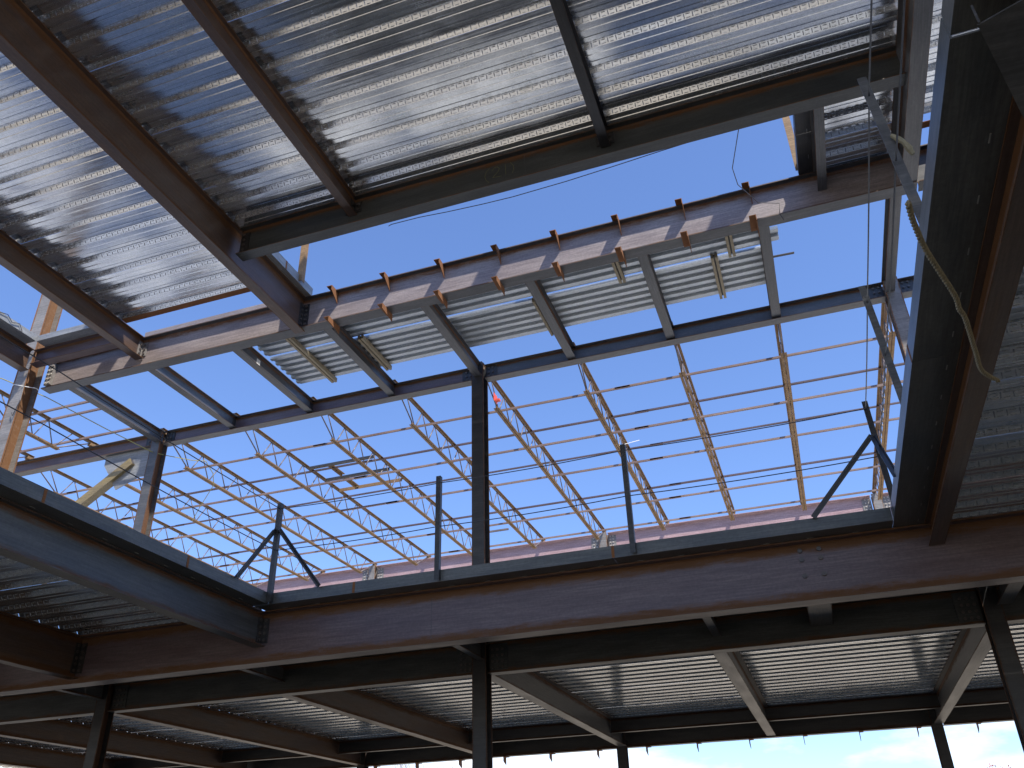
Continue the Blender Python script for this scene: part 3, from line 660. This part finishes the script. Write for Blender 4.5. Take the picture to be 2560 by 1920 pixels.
tag(build('marking_tape', b, M['red'], None, (0,0,ZC)), 'red tape tied to the joist beside the middle column', 'tape')
for (x0, x1, y, l) in ((-6.86, -6.34, 18.38, 'loose dark angle lying over the joists near the far pink girder'),):
    b = MB(); b.bar((x0, y, ZR+.10), (x1, y, ZR+.10), .04, .04); tag(build('loose_angle', b, M['rod'], None, (0,0,ZC)), l, 'steel angle')
b = MB(); b.bar((.42, 9.84, ZR+.06), (.82, 9.86, ZR+.06), .045, .006); tag(build('loose_bar', b, M['cable'], None, (0,0,ZC)), 'dark bar sticking out past the last beam of the roof deck', 'bar')
b = MB(); b.bar((-2.65, 13.95, 6.83), (-2.25, 14.1, 6.95), .009, .009); tag(build('loose_stick', b, M['white'], None, (0,0,ZC)), 'thin white stick poking off a joist right of the middle column', 'stick')

# timber battens hung under the roof deck
for (x, y0, y1, l) in ((-6.57, 9.0, 10.42, 'long timber batten under the roof deck at its left end'), (-5.56, 9.42, 10.40, 'timber batten under the roof deck close to the left beams'), (-2.775, 9.46, 10.41, 'weathered timber batten along the beam right of the middle column'),
                       (-1.5, 9.0, 9.50, 'short timber batten hanging from under the clip girder, left one'), (.015, 9.0, 9.47, 'short timber batten hanging from under the clip girder, right one'), (-.22, 9.40, 10.39, 'timber batten in the last bay of the roof deck')):
    t = thing('timber_batten', l, 'batten', (x, (y0+y1)/2, ZR-.075+ZC), 0, 'timber battens under the roof deck')
    for s in (-1, 1):
        b = MB(); b.box(*sorted((s*.010, s*.047)), -(y1-y0)/2, (y1-y0)/2, 0, .072); build('strip', b, M['wood'], t)
    b = MB(); b.box(-.010, .010, -(y1-y0)/2+.02, (y1-y0)/2-.02, .045, .07); build('web_strip', b, M['dark'], t)

# ------------------------------------------------------------------ upper frame above the picture (its beams shade the sunlit web)
ul = {-10.53: 'penthouse beam over the tall rust streaked column', -7.2: 'penthouse beam above the upper left deck', -3.8: 'penthouse beam above the middle of the clip girder', -1.0: 'penthouse beam above the right half of the clip girder', 2.1: 'penthouse beam above the right end of the clip girder'}
for x, l in ul.items():
    beam('y', x, 0.0, 7.95 if x < -10 else 9.1, 11.25, .55 if x == -3.8 else .3, .17, 'dark', l, group='beams of the storey above the picture')  # middle beam shifted and deepened to shade the main beam's web
beam('x', 9.2, -8.7, 8.3, 11.3, .9, .2, 'dark', 'penthouse girder in front of the roof girder', 'steel girder')  # unseen inferred girder, deepened to shade the roof girder and column head

# ------------------------------------------------------------------ guard posts, cables
def angle_post(name, p, q, leg=.055, m='dark'):
    p, q = Vector(p), Vector(q); b = MB()
    d = q-p
    for (u0, u1, v0, v1) in ((-leg/2, leg/2, -leg/2, -leg/2+.006), (leg/2-.006, leg/2, -leg/2+.006, leg/2)):
        vs = []
        for c_ in (p, q):
            for (u, v) in ((u0,v0),(u1,v0),(u1,v1),(u0,v1)): vs.append((c_.x+u, c_.y+v, c_.z))
        b.add(vs, [(0,3,2,1),(4,5,6,7),(0,1,5,4),(1,2,6,5),(2,3,7,6),(3,0,4,7)], .15)
    return b
zp0, zp1 = ZA+.01, ZA+1.22
def post(p0, p1, label, braces=(), group='guard posts round the opening', m='dark'):
    t = thing('guard_post', label, 'guard post', (p0[0], p0[1], p0[2]+ZC), 0, group)
    world_part(t, 'post', angle_post('post', p0, p1), M[m])
    for (a, b_) in braces:
        b = MB(); a, b_ = Vector(a), Vector(b_); d = (b_-a).normalized(); side = d.cross(Vector((0,0,1))).normalized()
        b.bar(a, b_, .052, .006, up=side); b.bar(Vector(a)+Vector((0,0,.026)).cross(d)*0+side*.022, b_+side*.022, .006, .05, up=side); world_part(t, 'brace', b, M[m])
    return t
post((-5.74, 8.165, zp0), (-5.74, 8.165, zp1), 'corner guard post with two sloping braces, at the left end of the purple girder', (((-5.74, 8.13, 3.66), (-5.735, 7.52, 2.9)), ((-5.71, 8.165, 3.66), (-5.10, 8.165, 2.9))))
post((-3.645, 8.17, zp0), (-3.645, 8.17, zp1), 'plain dark guard post left of the middle column')
post((-1.49, 8.17, zp0), (-1.49, 8.17, zp1), 'plain dark guard post right of the middle column')
post((.99, 8.04, zp0), (.985, 8.20, zp1+.03), 'corner guard post with two sloping braces, at the right edge beam', (((.965, 8.15, 3.64), (.27, 8.165, 2.9)), ((.985, 8.10, 3.60), (.99, 7.3, 2.85))))
post((1.0, 6.10, zp0), (.985, 6.41, 4.21), 'leaning guard post on the right edge beam, in front of the roof girder', m='column')
post((1.0, 3.98, zp0), (.985, 4.20, 4.29), 'nearest guard post on the right edge beam, with a rope on it', m='column')
def cable(pts, label, sag=.02, rad=.0055):
    b = MB(); P = []
    for (p, q) in zip(pts, pts[1:]):
        p, q = Vector(p), Vector(q)
        for i in range(6):
            tt = i/6; P.append(p.lerp(q, tt)-Vector((0,0,sag*4*tt*(1-tt))))
    P.append(Vector(pts[-1])); b.tube(P, rad, 5); tag(build('guard_cable', b, M['cable'], None, (0,0,ZC)), label, 'cable', 'guard cables round the opening')
for z, nm in ((3.935, 'upper'), (3.41, 'lower')):
    cable([(-5.74, 8.165, z), (-3.645, 8.165, z-.015), (-1.49, 8.165, z), (.975, 8.15, z)], nm+' guard cable along the purple girder')
    cable([(-5.755, -4, z), (-5.755, 1, z), (-5.755, 4.7, z), (-5.74, 8.165, z)], nm+' guard cable along the dark beam at the left')
    cable([(.985, -4, z+.15), (.985, 1.0, z+.15), (.985, 4.12, z+(.16 if z > 3.6 else .05)), (.985, 6.25, z+(.08 if z > 3.6 else .01)), (.975, 8.15, z)], nm+' guard cable along the right edge beam')
# posts on the upper level
b = angle_post('post', (-5.72, 7.97, ZR+.02), (-5.72, 7.97, ZR+1.15), .075); tag(build('guard_post', b, M['ochre'], None, (0,0,ZC)), 'sunlit upper guard post standing on the left edge plate against the sky', 'guard post')
b = angle_post('post', (.965, 8.24, ZR+.02), (.965, 8.20, ZR+1.15), .085); tag(build('guard_post', b, M['ochre'], None, (0,0,ZC)), 'sunlit upper guard post at the edge plate beside the small deck bay', 'guard post')

# rope with three strands
def rope(pts, rad, label, name='rope'):
    P = [Vector(p) for p in pts]; S_ = []
    for i in range(len(P)-1):
        a, b_, c_, d_ = P[max(i-1,0)], P[i], P[i+1], P[min(i+2, len(P)-1)]
        for j in range(40):
            u = j/40; S_.append(.5*((2*b_)+(c_-a)*u+(2*a-5*b_+4*c_-d_)*u*u+(3*b_-a-3*c_+d_)*u**3))
    S_.append(P[-1]); t = thing(name, label, 'rope', (P[0].x, P[0].y, P[0].z+ZC))
    for s in range(3):
        Q, acc = [], 0.
        for i, p in enumerate(S_):
            if i: acc += (p-S_[i-1]).length
            d = (S_[min(i+1, len(S_)-1)]-S_[max(i-1, 0)]).normalized(); a = d.orthogonal().normalized(); b_ = d.cross(a)
            an = acc/.085*2*math.pi+s*2*math.pi/3
            Q.append(p+(Vector((1,0,0)).cross(d).normalized()*math.cos(an)+d.cross(Vector((1,0,0)).cross(d).normalized())*math.sin(an))*rad*.5)
        b = MB(); b.tube(Q, rad*.56, 6); world_part(t, 'strand', b, M['rope'], smooth=True)
kz = 2.53/2.75
rp = [(0.85,3.54),(0.88,3.69),(0.95,3.94),(1.03,4.16),(1.14,4.46),(1.18,4.62),(1.22,4.73),(1.32,5.15),(1.39,5.43),(1.51,5.62)]
rope([(x*kz, y*kz, 2.53) for (x, y) in rp], .014, 'frayed tan rope dangling across the dark right edge beam')
b = MB(); b.tube([(1.01, 4.06, 3.66), (1.035, 4.05, 3.61), (1.055, 4.05, 3.58), (1.075, 4.06, 3.53), (1.085, 4.07, 3.49)], [.012,.018,.014,.02,.012], 6); tag(build('rope_end', b, M['rope'], None, (0,0,ZC)), 'short knotted rope end tied on the nearest guard post', 'rope')
# wires
def wire(pts, label, rad=.005, m='cable', name='wire'):
    b = MB(); b.tube(pts, rad, 5); tag(build(name, b, M[m], None, (0,0,ZC)), label, 'wire')
wire([(-3.82, 6.93, 6.805), (-3.77, 6.9, 6.79), (-3.4, 6.9, 6.785), (-3.05, 6.9, 6.755), (-2.6, 6.9, 6.73), (-2.23, 6.9, 6.72), (-1.6, 6.9, 6.74), (-1.08, 6.9, 6.775), (-.5, 6.88, 6.80), (-.17, 6.86, 6.80)], 'slack dark wire sagging below the chalked girder')
k = lambda p, y: tuple(Vector(p)*(y/p[1]))
wire([k((.35,7.26,7.2), 6.84), k((.21,7.86,7.2), 7.3), k((.24,8.17,7.2), 7.75), k((.45,8.6,7.2), 8.16), (.44, 8.2, 6.87), (.655, 8.2, 6.79), (.63, 8.2, 6.63), (.66, 8.2, 6.53)], 'crooked dark wire dangling from the chalked girder onto the clip girder')
wire([(-11.6, 7.95, 6.95), (-10.9, 7.95, 6.8), (-10.66, 8.6, 6.76), (-10.58, 9.8, 6.76), (-10.5, 10.86, 6.78), (-10.43, 11.07, 6.80), (-10.15, 11.5, 6.83), (-9.95, 11.65, 6.84), (-9.95, 11.9, 6.7), (-10.3, 12.4, 6.72), (-11.2, 13.2, 6.74), (-12.0, 13.95, 6.79)], 'yellow cord strung from the tall column past the braced column into a loop', .008, 'yellow', 'cord')
wire([(-10.20, 6.9, 7.31), (-10.17, 7.05, 7.27), (-10.16, 7.2, 7.31), (-10.165, 7.3, 7.24), (-10.16, 7.42, 7.29), (-10.165, 7.5, 7.2), (-10.17, 7.42, 7.16)], 'curled tie wire caught on the bright edge plate at the far left', .006)
# brace angle by the near right edge beam
t = thing('kicker_angle', 'dark angle bracing off the near end of the right edge beam at the top corner', 'brace', (1.1, 2.3, 2.5+ZC))
b = MB(); a, c_ = Vector((1.06, 2.40, 2.60)), Vector((1.62, 3.72, 2.35)); b.bar(a, c_, .15, .008); b.bar(a+Vector((-.06,.03,.06)), c_+Vector((-.06,.03,.06)), .008, .12); world_part(t, 'angle', b, M['grey'])

# ------------------------------------------------------------------ bare trees far off
def tree(x, y, H, label, seed, leafy=False, spread=.55):
    random.seed(seed); t = thing('bare_tree', label, 'tree', (x, y, 0))
    trunk, cr, lf = MB(), MB(), MB()
    def grow(p, d, ln, r, dep, mb):
        pts = [p]; dd = d.copy()
        for i in range(3):
            dd = (dd+Vector((random.uniform(-.16,.16), random.uniform(-.16,.16), .07))).normalized(); pts.append(pts[-1]+dd*ln/3)
        mb.tube(pts, [r, r*.85, r*.72, r*.6], 5 if dep > 4 else 3)
        if dep == 0:
            if leafy:
                for _ in range(4):
                    c0 = pts[-1]+Vector((random.uniform(-.15,.15), random.uniform(-.15,.15), random.uniform(-.12,.12))); a = Vector((random.uniform(-1,1), random.uniform(-1,1), random.uniform(-1,1))).normalized()*.07; b_ = a.orthogonal().normalized()*.05
                    lf.add([c0-a, c0+b_, c0+a, c0-b_], [(0,1,2,3)])
            return
        for _ in range(random.choice((2, 3, 3))):
            nd = (dd+Vector((random.uniform(-1,1), random.uniform(-1,1), random.uniform(-.15,.6)))*spread).normalized()
            grow(pts[random.choice((2, 3, 3))], nd, ln*random.uniform(.66,.86), r*.56, dep-1, cr)
    grow(Vector((0,0,0)), Vector((0,0,1)), H*.30, H*.02, 6, trunk)
    build('trunk', trunk, M['bark'], t); build('crown', cr, M['bark'], t)
    if leafy: build('leaves', lf, M['leaf'], t, stuff=True)
    t_h = max(v[2] for v in cr.v)
    t.scale = (1, 1, H/t_h)
tree(-29.5, 60, 10.1, 'bare tree beyond the outer girder, left one', 3); tree(-25.2, 61, 9.9, 'bare tree beyond the outer girder, right one', 11); tree(8.4, 60, 6.7, 'small russet tree beyond the outer column at lower right', 5, True)
